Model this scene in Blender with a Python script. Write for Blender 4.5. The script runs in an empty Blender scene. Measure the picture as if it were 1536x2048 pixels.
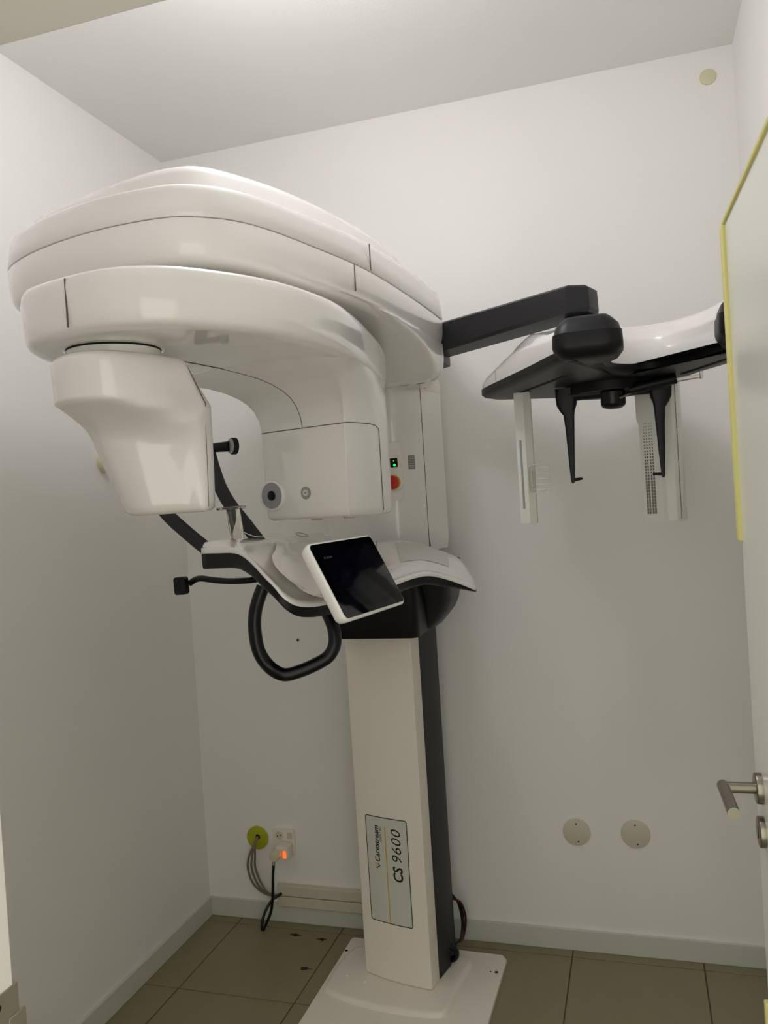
import bpy, bmesh, math, random
from mathutils import Vector, Matrix
random.seed(7)
sc = bpy.context.scene
C = sc.collection

# ------------------------------------------------------------------ camera
def camera_matrix(yaw, pitch, roll, loc):
    cy, sy, cp, sp, cr, sr = math.cos(yaw), math.sin(yaw), math.cos(pitch), math.sin(pitch), math.cos(roll), math.sin(roll)
    f = Vector((-sy*cp, cy*cp, sp)); r = Vector((cy, sy, 0)); u = r.cross(f)
    r2 = r*cr + u*sr; u2 = -r*sr + u*cr
    m = Matrix((r2, u2, -f)).transposed().to_4x4(); m.translation = loc
    return m
cd = bpy.data.cameras.new('camera'); cam = bpy.data.objects.new('camera', cd); C.objects.link(cam)
cam.matrix_world = camera_matrix(0.298334, -0.0141499, -0.0631676, Vector((1.752477, -2.947864, 1.64)))
cd.sensor_fit = 'VERTICAL'; cd.sensor_height = 24; cd.lens = 24*1640.45/2048; cd.clip_start = 0.02
sc.camera = cam

# ------------------------------------------------------------------ light
wd = bpy.data.worlds.new('world'); sc.world = wd; wd.use_nodes = True
wd.node_tree.nodes['Background'].inputs[0].default_value = (1.0, 0.965, 0.88, 1)
wd.node_tree.nodes['Background'].inputs[1].default_value = 1.5
def point(name, loc, power, rad, col=(1, .975, 1.05)):
    l = bpy.data.lights.new(name, 'POINT'); l.energy = power; l.shadow_soft_size = rad; l.color = col
    o = bpy.data.objects.new(name, l); o.location = loc; C.objects.link(o); return o
point('ceiling_lamp_bulb', (1.00, -1.27, 2.88), 6.5, 0.06)
point('ceiling_lamp_bulb', (1.20, -1.27, 2.88), 6.5, 0.06)
sc.view_settings.view_transform = 'Standard'; sc.view_settings.look = 'None'
sc.cycles.max_bounces = 16; sc.cycles.diffuse_bounces = 12; sc.cycles.transmission_bounces = 12
sc.view_settings.exposure = 0.11; sc.view_settings.gamma = 1.0; sc.view_settings.use_curve_mapping = False

# ------------------------------------------------------------------ materials
def lin(c):
    c = c/255
    return c/12.92 if c <= .04045 else ((c+.055)/1.055)**2.4
def mat(name, rgb, rough=.5, metal=0, coat=0, spec=.5, emis=None, es=0, trans=0, noise=0, nscale=8, bump=0, bscale=300, ior=1.45):
    m = bpy.data.materials.new(name); m.use_nodes = True
    nt = m.node_tree; b = nt.nodes['Principled BSDF']
    col = (lin(rgb[0]), lin(rgb[1]), lin(rgb[2]), 1)
    b.inputs['Base Color'].default_value = col
    b.inputs['Roughness'].default_value = rough; b.inputs['Metallic'].default_value = metal
    b.inputs['Coat Weight'].default_value = coat; b.inputs['Coat Roughness'].default_value = .035
    b.inputs['Specular IOR Level'].default_value = spec; b.inputs['IOR'].default_value = ior
    b.inputs['Transmission Weight'].default_value = trans
    if emis:
        b.inputs['Emission Color'].default_value = (lin(emis[0]), lin(emis[1]), lin(emis[2]), 1); b.inputs['Emission Strength'].default_value = es
    tc = nt.nodes.new('ShaderNodeTexCoord')
    if noise:
        n = nt.nodes.new('ShaderNodeTexNoise'); n.inputs['Scale'].default_value = nscale; n.inputs['Detail'].default_value = 4
        nt.links.new(tc.outputs['Object'], n.inputs['Vector'])
        mx = nt.nodes.new('ShaderNodeMix'); mx.data_type = 'RGBA'
        mx.inputs[6].default_value = tuple(v*(1-noise) for v in col[:3])+(1,); mx.inputs[7].default_value = tuple(min(1, v*(1+noise)) for v in col[:3])+(1,)
        nt.links.new(n.outputs['Fac'], mx.inputs[0]); nt.links.new(mx.outputs[2], b.inputs['Base Color'])
    if bump:
        n2 = nt.nodes.new('ShaderNodeTexNoise'); n2.inputs['Scale'].default_value = bscale; n2.inputs['Detail'].default_value = 3
        nt.links.new(tc.outputs['Object'], n2.inputs['Vector'])
        bp = nt.nodes.new('ShaderNodeBump'); bp.inputs['Strength'].default_value = bump; bp.inputs['Distance'].default_value = .002
        nt.links.new(n2.outputs['Fac'], bp.inputs['Height']); nt.links.new(bp.outputs['Normal'], b.inputs['Normal'])
    return m
M = dict(
    wall=mat('wall_paint', (237, 236, 232), .55, noise=.012, nscale=3, bump=.25, bscale=160, spec=.35),
    ceil=mat('ceiling_paint', (234, 234, 231), .6, noise=.012, nscale=3, bump=.2, bscale=120),
    skirt=mat('skirting_paint', (204, 206, 196), .35, noise=.02),
    tile=mat('floor_tile_glaze', (134, 126, 98), .32, noise=.08, nscale=14, bump=.1, bscale=90),
    grout=mat('grout', (82, 76, 60), .9, noise=.1, nscale=40),
    white=mat('gloss_white_plastic', (230, 228, 223), .22, coat=1.0, noise=.004),
    satin=mat('satin_white_paint', (234, 227, 216), .4, noise=.01),
    seam=mat('panel_joint', (96, 94, 88), .7, noise=.02),
    black=mat('black_plastic', (11, 11, 13), .42, spec=.35, noise=.05, nscale=30),
    gblack=mat('gloss_black_rubber', (6, 6, 8), .3, coat=.08, spec=.35, noise=.03),
    char=mat('charcoal_panel', (25, 25, 28), .45, noise=.05, nscale=20),
    strap=mat('dark_strap', (34, 34, 38), .5, noise=.05, nscale=40),
    glass=mat('clear_acrylic', (246, 242, 236), .03, trans=1, ior=1.46, noise=.002),
    screen=mat('screen_glass', (3, 3, 6), .04, coat=.3, spec=.3, noise=.02),
    scrn2=mat('screen_panel', (5, 6, 16), .05, coat=.2, spec=.3, noise=.02),
    steel=mat('brushed_steel', (150, 145, 130), .3, metal=1, noise=.05, nscale=60),
    dsteel=mat('dull_steel', (128, 124, 108), .5, metal=.4, noise=.05, nscale=60),
    door=mat('door_laminate', (222, 224, 214), .28, noise=.01, coat=.15),
    foam=mat('yellow_foam', (214, 208, 138), .9, noise=.05, nscale=60, bump=.2, bscale=400),
    frame=mat('frame_paint', (212, 211, 203), .35, noise=.01),
    cream=mat('cream_plastic', (214, 208, 176), .4, noise=.02),
    cover=mat('cover_plastic', (206, 200, 182), .4, noise=.01),
    rear=mat('column_rear_black', (22, 22, 23), .5, noise=.05, nscale=20),
    bar=mat('bar_white', (226, 227, 219), .35, noise=.01),
    thin=mat('thin_clear_plastic', (250, 250, 246), .05, trans=1, ior=1.12, noise=.002),
    inlay=mat('matt_inlay', (206, 204, 197), .5, noise=.01),
    lime=mat('lime_plastic', (168, 172, 28), .45, noise=.03),
    hole=mat('dark_hole', (10, 9, 8), .8, noise=.02),
    stain=mat('scuff_dark', (48, 42, 32), .8, noise=.25, nscale=120),
    scuff=mat('scuff_light', (150, 142, 120), .7, noise=.2, nscale=90),
    red=mat('red_plastic', (190, 26, 14), .3, coat=.3, noise=.03),
    yel=mat('yellow_ring', (206, 160, 60), .4, noise=.02),
    gold=mat('gold_print', (212, 172, 20), .5, noise=.02),
    ink=mat('black_print', (18, 16, 14), .5, noise=.02),
    grey=mat('grey_print', (120, 118, 112), .5, noise=.02),
    lgrey=mat('grey_ring', (150, 152, 152), .35, noise=.02),
    labelw=mat('label_face', (204, 206, 196), .4, noise=.01),
    green=mat('green_led', (20, 190, 60), .4, emis=(30, 230, 80), es=2.0, noise=.01),
    neon=mat('red_neon', (230, 60, 20), .4, emis=(255, 70, 25), es=3.0, noise=.01),
    gcable=mat('grey_cable', (120, 112, 98), .5, noise=.04, nscale=60),
    bcable=mat('black_cable', (12, 12, 14), .35, noise=.04, nscale=60),
    rcable=mat('red_cable', (64, 10, 9), .4, noise=.04, nscale=60),
)

# ------------------------------------------------------------------ helpers
def emit(name, verts, faces, m, parent=None, base=None, smooth=45, bevel=0, segs=2, subsurf=0, kind=None):
    off = Vector(parent['_o']) if parent is not None and '_o' in parent.keys() else (Vector(base) if base else Vector((0, 0, 0)))
    me = bpy.data.meshes.new(name); me.from_pydata([tuple(Vector(v)-off) for v in verts], [], faces)
    bm = bmesh.new(); bm.from_mesh(me); bmesh.ops.recalc_face_normals(bm, faces=bm.faces)
    lim = math.radians(smooth)
    for f in bm.faces: f.smooth = smooth > 0
    for e in bm.edges:
        if len(e.link_faces) == 2 and e.calc_face_angle(0) > lim: e.smooth = False
    bm.to_mesh(me); bm.free(); me.materials.append(m)
    o = bpy.data.objects.new(name, me); C.objects.link(o)
    if parent is not None: o.parent = parent; o['_o'] = tuple(off)
    else: o.location = off; o['_o'] = tuple(off)
    if bevel:
        b = o.modifiers.new('bevel', 'BEVEL'); b.width = bevel; b.segments = segs; b.limit_method = 'ANGLE'; b.angle_limit = math.radians(40); b.harden_normals = False
        for p in me.polygons: p.use_smooth = True
    if subsurf:
        s = o.modifiers.new('sub', 'SUBSURF'); s.levels = subsurf; s.render_levels = subsurf
    if kind: o['kind'] = kind
    return o
def thing(name, label, cat, loc, group=None):
    o = bpy.data.objects.new(name, None); C.objects.link(o); o.location = loc; o.empty_display_size = .05
    o['_o'] = tuple(loc); o['label'] = label; o['category'] = cat
    if group: o['group'] = group
    return o
def tag(o, label, cat, group=None):
    o['label'] = label; o['category'] = cat
    if group: o['group'] = group
    return o
def struct(o): o['kind'] = 'structure'; return o
def box(name, a, b, m, parent=None, bevel=0, **k):
    (x0, y0, z0), (x1, y1, z1) = a, b
    v = [(x0,y0,z0),(x1,y0,z0),(x1,y1,z0),(x0,y1,z0),(x0,y0,z1),(x1,y0,z1),(x1,y1,z1),(x0,y1,z1)]
    f = [(0,3,2,1),(4,5,6,7),(0,1,5,4),(1,2,6,5),(2,3,7,6),(3,0,4,7)]
    return emit(name, v, f, m, parent, bevel=bevel, **k)
def obox(name, c, ax, sz, m, parent=None, bevel=0, **k):        # oriented box: centre, axes, full sizes
    c = Vector(c); e = [Vector(a).normalized()*s/2 for a, s in zip(ax, sz)]
    v = [c+e[0]*i+e[1]*j+e[2]*l for l in (-1, 1) for i, j in ((-1,-1),(1,-1),(1,1),(-1,1))]
    f = [(0,3,2,1),(4,5,6,7),(0,1,5,4),(1,2,6,5),(2,3,7,6),(3,0,4,7)]
    return emit(name, v, f, m, parent, bevel=bevel, **k)
def loft(name, rings, m, parent=None, cap=True, closed=False, **k):
    n = len(rings[0]); v = [p for r in rings for p in r]; f = []
    R = len(rings)
    for i in range(R if closed else R-1):
        for j in range(n):
            a, b = i*n+j, i*n+(j+1) % n; c, d = ((i+1) % R)*n+(j+1) % n, ((i+1) % R)*n+j
            f.append((a, b, c, d))
    if cap == 'tess':
        from mathutils.geometry import tessellate_polygon
        f += [tuple((R-1)*n+j for j in t) for t in tessellate_polygon([[Vector((p[0], p[1], 0)) for p in rings[-1]]])]
        f += [tuple(t) for t in tessellate_polygon([[Vector((p[0], p[1], 0)) for p in rings[0]]])]
    elif cap == 'ngon':
        f += [tuple(range(n))[::-1], tuple((R-1)*n+j for j in range(n))]
    elif cap and not closed:
        for idx, r in ((0, rings[0]), (R-1, rings[-1])):
            c = sum((Vector(p) for p in r), Vector())/n; v.append(c); ci = len(v)-1
            for j in range(n):
                a, b = idx*n+j, idx*n+(j+1) % n
                f.append((b, a, ci) if idx == 0 else (a, b, ci))
    return emit(name, v, f, m, parent, **k)
def smooth_loop(pts, n=6):
    out = []; N = len(pts)
    for i in range(N):
        p0, p1, p2, p3 = (Vector(pts[(i+k-1) % N]) for k in range(4))
        for t in range(n):
            t = t/n
            out.append(.5*((2*p1)+(p2-p0)*t+(2*p0-5*p1+4*p2-p3)*t*t+(3*p1-p0-3*p2+p3)*t**3))
    return out
def smooth_line(pts, n=8):
    pts = [Vector(p) for p in pts]; P = [2*pts[0]-pts[1]]+pts+[2*pts[-1]-pts[-2]]; out = []
    for i in range(1, len(P)-2):
        p0, p1, p2, p3 = P[i-1:i+3]
        for t in range(n):
            t = t/n
            out.append(.5*((2*p1)+(p2-p0)*t+(2*p0-5*p1+4*p2-p3)*t*t+(3*p1-p0-3*p2+p3)*t**3))
    out.append(pts[-1]); return out
def inset(o, d):                                               # CCW outline moved inwards by d
    n = len(o); r = []
    for i in range(n):
        t = (o[(i+1) % n]-o[i-1]).normalized(); r.append(o[i]+Vector((-t.y, t.x))*d)
    return r
def ring(o, d, z): return [(p.x, p.y, z) for p in inset(o, d)]
def tube(name, pts, r, m, parent=None, n=12, flat=None, cap=True, up=(0, 0, 1), **k):
    pts = [Vector(p) for p in pts]; N = len(pts); rings = []; u = None
    for i in range(N):
        t = (pts[min(i+1, N-1)]-pts[max(i-1, 0)]).normalized()
        if u is None:
            u = Vector(up)
            if abs(u.dot(t)) > .9: u = Vector((1, 0, 0))
        u = (u-t*u.dot(t)).normalized(); w = t.cross(u)
        ri = r[i] if isinstance(r, (list, tuple)) else r
        ra, rb = (ri, ri) if flat is None else (ri, ri*flat)
        rings.append([pts[i]+u*ra*math.cos(a)+w*rb*math.sin(a) for a in (2*math.pi*j/n for j in range(n))])
    return loft(name, rings, m, parent, cap=cap, **k)
def cyl(name, c, ax, r, h, m, parent=None, n=32, r2=None, round=0, **k):   # from c along ax
    c = Vector(c); ax = Vector(ax).normalized(); u = ax.orthogonal().normalized(); w = ax.cross(u)
    r2 = r if r2 is None else r2
    st = [(0, r)] + ([(h-round, r2), (h-round*.3, r2-round*.3), (h, r2-round)] if round else [(h, r2)])
    rings = [[c+ax*d+(u*math.cos(a)+w*math.sin(a))*q for a in (2*math.pi*j/n for j in range(n))] for d, q in st]
    return loft(name, rings, m, parent, **k)
def rrect(w, h, r, n=5):
    o = []
    for cx, cy, a0 in ((w/2-r, -h/2+r, -90), (w/2-r, h/2-r, 0), (-w/2+r, h/2-r, 90), (-w/2+r, -h/2+r, 180)):
        for i in range(n+1):
            a = math.radians(a0+90*i/n); o.append((cx+r*math.cos(a), cy+r*math.sin(a)))
    return o
def plate(name, c, ex, ey, out, d0, d1, m, parent=None, edge=0, **k):       # 2D outline in plane ex,ey thick d0..d1 along normal
    c, ex, ey = Vector(c), Vector(ex).normalized(), Vector(ey).normalized(); n = ex.cross(ey)
    st = [(d0, 1), (d1-edge, 1), (d1, 1-edge*6)] if edge else [(d0, 1), (d1, 1)]
    return loft(name, [[c+ex*p[0]*s+ey*p[1]*s+n*d for p in out] for d, s in st], m, parent, **k)
def mesh_text(txt, size, shear=0, offset=0, spacing=1):
    cu = bpy.data.curves.new('t', 'FONT'); cu.body = txt; cu.size = size; cu.shear = shear; cu.offset = offset; cu.space_character = spacing
    cu.resolution_u = 3
    o = bpy.data.objects.new('t', cu); C.objects.link(o); dg = bpy.context.evaluated_depsgraph_get(); dg.update()
    me = o.evaluated_get(dg).to_mesh(); v = [tuple(p.co) for p in me.vertices]; f = [tuple(p.vertices) for p in me.polygons]
    o.evaluated_get(dg).to_mesh_clear(); bpy.data.objects.remove(o); bpy.data.curves.remove(cu)
    x0 = min(p[0] for p in v); x1 = max(p[0] for p in v); y0 = min(p[1] for p in v); y1 = max(p[1] for p in v)
    return v, f, (x0, x1, y0, y1)

# ------------------------------------------------------------------ the room
W, H, YF = 2.1369, 3.0586, -2.25
struct(box('wall_back', (-.12, 0, 0), (W+.12, .12, H), M['wall']))
struct(box('wall_left', (-.12, -2.45, 0), (0, 0, H), M['wall']))
struct(box('wall_right', (W, -2.45, 0), (W+.12, 0, H), M['wall']))
struct(box('ceiling', (-.12, -2.45, H), (W+.12, .12, H+.12), M['ceil']))
struct(emit('wall_front', *(lambda bs: (sum([[(x0,y0,z0),(x1,y0,z0),(x1,y1,z0),(x0,y1,z0),(x0,y0,z1),(x1,y0,z1),(x1,y1,z1),(x0,y1,z1)] for x0,y0,z0,x1,y1,z1 in bs], []),
        sum([[tuple(i*8+q for q in fc) for fc in ((0,3,2,1),(4,5,6,7),(0,1,5,4),(1,2,6,5),(2,3,7,6),(3,0,4,7))] for i in range(len(bs))], [])))
        ([(0,-2.42,0,1.06,-2.26,H),(1.99,-2.42,0,W,-2.26,H),(1.06,-2.42,2.16,1.99,-2.26,H)]), M['wall']))
# door frame: left jamb, right jamb, head (two levels: rebate and stop)
struct(box('trim_1', (1.05, -2.43, 0), (1.096, -2.25, 2.16), M['frame'], bevel=.002))
struct(box('trim_2', (1.953, -2.43, 0), (2.0, -2.25, 2.16), M['frame'], bevel=.002))
tr = struct(box('trim_3', (1.05, -2.345, 2.125), (2.0, -2.25, 2.17), M['frame'], bevel=.002))
struct(box('trim_4', (1.05, -2.43, 2.108), (2.0, -2.347, 2.17), M['frame'], bevel=.002))
sp = box('strike_plate', (1.094, -2.285, .90), (1.0975, -2.245, 1.155), M['dsteel'], bpy.data.objects['trim_1'], bevel=.001)
box('strike_lip', (1.0965, -2.262, 1.02), (1.0995, -2.238, 1.125), M['dsteel'], sp, bevel=.001)
for zz in (.93, 1.143): cyl('screw', (1.0965, -2.275, zz), (1, 0, 0), .004, .002, M['hole'], sp, n=12)
# floor and its tiles
fl = struct(box('floor', (-.12, -3.6, -.1), (W+.5, .12, -.0025), M['grout']))
PX, PY, X0, Y0 = .4345, .4405, .146, -.055
xs = [0.0]+[X0+PX*k for k in range(6)]; ys = [0.0]+[Y0-PY*k for k in range(9)]
protos = {}
for i in range(len(xs)-1):
    for j in range(len(ys)-1):
        x0, x1, y1, y0 = xs[i]+.0018, xs[i+1]-.0018, ys[j]-.0018, ys[j+1]+.0018
        key = (round(x1-x0, 4), round(y1-y0, 4))
        if key not in protos:
            protos[key] = box('tile', (0, 0, -.01), (x1-x0, y1-y0, 0), M['tile'], fl, bevel=.0012, segs=1); t = protos[key]
        else:
            t = protos[key].copy(); C.objects.link(t)
        t.location = (x0, y0, random.uniform(-.0003, .0003))
def blotch(name, c, sx, sy, m, seed, z=.0006, n=22, arc=False):
    r = random.Random(seed); v = []
    if arc:
        for k in range(n):
            a = -1.2+2.4*k/(n-1); v.append((c[0]+sx*math.cos(a), c[1]+sy*math.sin(a), z))
        for k in reversed(range(n)):
            a = -1.2+2.4*k/(n-1); q = .82+.06*r.random(); v.append((c[0]+sx*q*math.cos(a), c[1]+sy*q*math.sin(a), z))
        nn = 2*n; f = [(k, k+1, nn-2-k, nn-1-k) for k in range(n-1)]
    else:
        for k in range(n):
            a = 2*math.pi*k/n; q = r.uniform(.35, 1.05); v.append((c[0]+sx*q*math.cos(a), c[1]+sy*q*math.sin(a), z))
        v.append((c[0], c[1], z)); f = [(k, (k+1) % n, n) for k in range(n)]
    return emit(name, v, f, m, fl)
for k, (x, y) in enumerate(((.413, -.096), (.527, -.108), (.539, -.300))):
    blotch('drill_mark', (x, y), .026, .012, M['stain'], k); blotch('drill_hole', (x+.004, y), .007, .006, M['hole'], k+9, z=.001)
blotch('scuff_ring', (.432, -.088), .020, .020, M['scuff'], 5, arc=True); blotch('scuff_ring', (.552, -.095), .018, .02, M['scuff'], 6, arc=True)
# baseboards
struct(box('baseboard_back', (0, -.012, 0), (W, 0, .0735), M['skirt'], bevel=.0015))
struct(box('baseboard_left', (0, -2.25, 0), (.012, -.012, .0735), M['skirt'], bevel=.0015))
struct(box('baseboard_right', (W-.012, -2.25, 0), (W, -.012, .0735), M['skirt'], bevel=.0015))

# ------------------------------------------------------------------ door
dd = Vector((.033, -.9995, 0)).normalized(); dn = Vector((-dd.y*-1, dd.x*-1, 0))
dn = Vector((-.9995, -.033, 0))                                # faces the room's left
de = Vector((1.925, -1.40, 0))
dr = struct(obox('door_1', de+dd*.42-dn*.02+Vector((0, 0, 1.043)), (dd, dn, (0, 0, 1)), (.84, .04, 2.074), M['door'], bevel=.002))
def dbox(name, s0, s1, n0, n1, z0, z1, m, **k):
    c = de+dd*(s0+s1)/2+dn*(n0+n1)/2+Vector((0, 0, (z0+z1)/2))
    return obox(name, c, (dd, dn, (0, 0, 1)), (s1-s0, abs(n1-n0), z1-z0), m, dr, **k)
dbox('foam_seal', -.010, .012, -.004, .007, 1.53, 2.078, M['foam'], bevel=.003)
dbox('foam_seal', -.010, .84, -.012, .004, 2.0775, 2.088, M['foam'], bevel=.003)
dbox('foam_seal', -.006, .012, -.004, .007, .02, .72, M['foam'], bevel=.003)
# handle
hz = 1.118; hp = de+dd*.062+Vector((0, 0, hz))
hd = cyl('door_handle', hp, dn, .0255, .011, M['steel'], dr, round=.002)
L1 = hp+dn*.060
tube('handle_lever', smooth_line([hp+dn*.010, hp+dn*.05, ], 2)+[L1-dn*.002], .0095, M['steel'], hd, n=20)
tube('handle_lever', [L1-dd*.0095, L1+dd*.118], .0098, M['steel'], hd, n=20)
kp = de+dd*.064+Vector((0, 0, 1.045))
ke = cyl('key_rosette', kp, dn, .0255, .010, M['steel'], dr, round=.002)
dbox('keyhole', .0625, .0655, .0101, .0106, 1.034, 1.056, M['hole'])

# ------------------------------------------------------------------ wall fittings
def vdisc(x, z, r, t, m, name, label, cat, group=None, holes=(), parent=None):
    o = cyl(name, (x, -.0002, z), (0, -1, 0), r, t, m, parent, n=48, round=min(.002, t*.5), base=(x, 0, z))
    if label: tag(o, label, cat, group)
    for hx, hz_ in holes: cyl('screw_hole', (x+hx, -t+.0002, z+hz_), (0, -1, 0), .0028, .0006, M['hole'], o, n=12)
    return o
vdisc(1.4855, .4225, .0485, .005, M['cover'], 'blanking_cover', 'round cream blanking cover low on the back wall, nearer the machine column', 'wall cover', 'round blanking covers low on the back wall', [(0, .030), (.005, -.033)])
vdisc(1.686, .4275, .0495, .005, M['cover'], 'blanking_cover', 'round cream blanking cover low on the back wall, nearer the door', 'wall cover', 'round blanking covers low on the back wall', [(0, .031), (.006, -.035)])
vdisc(2.057, 2.968, .026, .004, M['cream'], 'ceiling_corner_cap', 'small yellowish round cap high on the back wall near the ceiling corner', 'wall cap')
sw = vdisc(.462, 1.117, .0065, .003, M['lgrey'], 'wall_screw', 'small metal screw in the back wall seen through the black grab handle', 'screw')
cyl('screw_slot', (.462, -.003, 1.117), (0, -1, 0), .003, .0006, M['hole'], sw, n=10)
yc = vdisc(.233, .326, .0465, .006, M['lime'], 'cable_cover', 'lime green round cable outlet cover on the back wall beside the socket', 'cable cover')
cyl('cable_hole', (.236, -.006, .331), (0, -1, 0), .010, .0008, M['hole'], yc, n=24)
# hook on the left wall
hk = thing('wall_hook', 'cream round adhesive hook on the left wall half behind the tubehead', 'hook', (0, -.509, 1.83))
cyl('hook_base', (.0002, -.515, 1.832), (1, 0, 0), .034, .022, M['cream'], hk, round=.004)
cyl('hook_base', (.022, -.510, 1.832), (1, 0, 0), .026, .010, M['cream'], hk, round=.003)
tube('hook_wire', smooth_line([(.024, -.512, 1.80), (.028, -.512, 1.775), (.036, -.509, 1.758), (.052, -.505, 1.757), (.064, -.502, 1.772)], 5), .0035, M['cream'], hk, n=10)
# socket
so = thing('wall_socket', 'white square power socket on the back wall with an adapter plugged in', 'socket', (.35, 0, .318))
plate('socket_plate', (.35, -.0002, .318), (1, 0, 0), (0, 0, 1), rrect(.092, .104, .006), 0, .010, M['satin'], so, edge=.0015)
cyl('socket_ring', (.333, -.010, .345), (0, -1, 0), .020, .004, M['satin'], so, n=32)
cyl('socket_well', (.333, -.0141, .345), (0, -1, 0), .0165, .0006, M['cover'], so, n=32)
cyl('socket_hole', (.340, -.0148, .347), (0, -1, 0), .0026, .0006, M['hole'], so, n=12)
cyl('socket_hole', (.326, -.0148, .343), (0, -1, 0), .0026, .0006, M['hole'], so, n=12)
plate('data_port', (.377, -.0102, .345), (1, 0, 0), (0, 0, 1), rrect(.020, .024, .002), 0, .003, M['cover'], so)
ad = thing('plug_adapter', 'white block adapter with a glowing red switch on the wall socket', 'adapter', (.362, -.012, .292))
plate('adapter_body', (.362, -.0162, .296), (1, 0, 0), (0, 0, 1), rrect(.050, .052, .006), 0, .044, M['satin'], ad, edge=.002)
plate('lit_switch', (.374, -.0604, .292), (1, 0, 0), (0, 0, 1), rrect(.013, .026, .002), 0, .003, M['neon'], ad)
plate('switch_bezel', (.374, -.0602, .292), (1, 0, 0), (0, 0, 1), rrect(.018, .032, .003), 0, .0015, M['cover'], ad)
pl = thing('power_plug', 'round cream plug with a black cord pushed into the adapter', 'plug', (.342, -.085, .294))
cyl('plug_body', (.345, -.0615, .294), (-.12, -1, -.05), .0185, .034, M['cream'], pl, round=.004)
tube('plug_sleeve', [(.341, -.088, .280), (.338, -.090, .262)], .006, M['lgrey'], pl, n=12)
tag(tube('power_cable', smooth_line([(.338, -.089, .262), (.334, -.092, .22), (.325, -.088, .14), (.310, -.080, .075), (.288, -.085, .025), (.278, -.092, .006), (.276, -.10, .02), (.284, -.088, .065), (.305, -.06, .105), (.335, -.028, .122)], 8), .0055, M['bcable'], n=10),
    'thick black power cable looping from the plug to the floor and back up', 'cable')
gc = thing('data_cable', 'bundle of three grey data cables from the lime cover to the trunking', 'cable', (.236, -.02, .33))
for k, (dx, dz) in enumerate(((-.012, .0), (.0, .006), (.012, .010))):
    tube('cable_strand', smooth_line([(.235+dx*.15, -.006, .331), (.233+dx*.2, -.032, .31), (.222+dx, -.036, .27), (.212+dx*1.4, -.03, .215), (.232+dx*1.6, -.03, .155), (.27+dx*.9, -.03, .118), (.335, -.018, .098+dz)], 6), .0042, M['gcable'], gc, n=8)
tk = thing('cable_trunking', 'cream plastic cable trunking along the back wall above the skirting', 'cable trunking', (.31, 0, .068))
def trk(z0, z1, d): return box('trunking_cover', (.318, -.0125-d, z0), (.97, -.0125, z1), M['cover'], tk, bevel=.002)
box('trunking_base', (.316, -.0125, .070), (.97, -.0003 if False else -.0125+.0122, .152), M['cover'], tk)
trk(.071, .110, .018); trk(.113, .151, .018); box('trunking_groove', (.319, -.024, .1095), (.969, -.0125, .1135), M['seam'], tk)

# ------------------------------------------------------------------ the X-ray machine
mc = thing('dental_xray_machine', 'white dental panoramic and cephalometric X-ray machine with black trim on a floor plate', 'x-ray machine', (.93, -.28, 0))
V2 = lambda l: [Vector(p) for p in l]
# base plate and raised cover
bp_o = V2([(.645, -.76), (1.225, -.76), (1.232, -.135), (1.213, -.108), (.652, -.092), (.645, -.10)])
loft('base_plate', [ring(bp_o, 0, .0002), ring(bp_o, 0, .011), ring(bp_o, .0015, .0125)], M['satin'], mc)
for x, y, r in ((.650, -.184, .006), (.672, -.184, .003), (1.055, -.135, .005), (1.185, -.217, .003), (1.205, -.217, .0065)):
    cyl('bolt_hole', (x+.004, y, .0124), (0, 0, 1), r, .0004, M['hole'], mc, n=16)
cv = smooth_loop([(.664, -.40), (.672, -.435), (.72, -.462), (.80, -.484), (.88, -.497), (.98, -.503), (1.06, -.497), (1.092, -.475), (1.10, -.40), (1.108, -.28), (1.113, -.175), (1.0, -.165), (.80, -.165), (.70, -.17), (.668, -.25)], 5)
loft('base_cover', [ring(cv, -.003, .0125), ring(cv, 0, .022), ring(cv, .004, .027), ring(cv, .012, .0285), ring(cv, .016, .0287)], M['satin'], mc, cap='tess')
for x, y in ((.722, -.358), (.79, -.383)): cyl('cover_plug', (x, y, .0285), (0, 0, 1), .006, .004, M['satin'], mc, n=16, round=.001)
# lower column: white front cover and charcoal rear
fp = [Vector((.7795, -.3245)), Vector((1.0222, -.386))]
fu = (fp[1]-fp[0]).normalized(); fn = Vector((fu.y, -fu.x)); FL = (fp[1]-fp[0]).length
def front(s):
    q = s/FL; b = .010*4*q*(1-q)
    return fp[0]+fu*s+fn*b
arc = [front(FL*i/16) for i in range(17)]
cov = arc+V2([(1.0262, -.3842), (1.0365, -.327), (1.0355, -.318), (.772, -.262), (.7705, -.268), (.7745, -.316)])
loft('column_front_cover', [ring(cov, 0, .031), ring(cov, 0, 1.26)], M['satin'], mc, smooth=25)
rear = V2([(1.0372, -.322), (1.0565, -.238), (1.0515, -.135), (.79, -.135), (.774, -.25), (.785, -.262), (1.034, -.318)])
loft('column_rear', [ring(rear, 0, .031), ring(rear, 0, 1.26)], M['rear'], mc, smooth=25)
clp = tube('cable_clamp', [(1.052+.022*math.sin(a), -.215, .062+.022*math.cos(a)) for a in (x*.35-1.2 for x in range(13))], .0095, M['gblack'], mc, n=10, flat=1.6)
for k, (c_, off) in enumerate((('bcable', 0), ('bcable', .006), ('rcable', .012), ('bcable', .003))):
    tube('cable', smooth_line([(1.045, -.11-off*.5, .215-off), (1.062+off, -.10, .18), (1.072+off, -.10+off, .115), (1.066+off*.7, -.11, .06), (1.050, -.118, .042), (1.045, -.125, .032)], 6), .0035, M[c_], mc, n=8)
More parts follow.
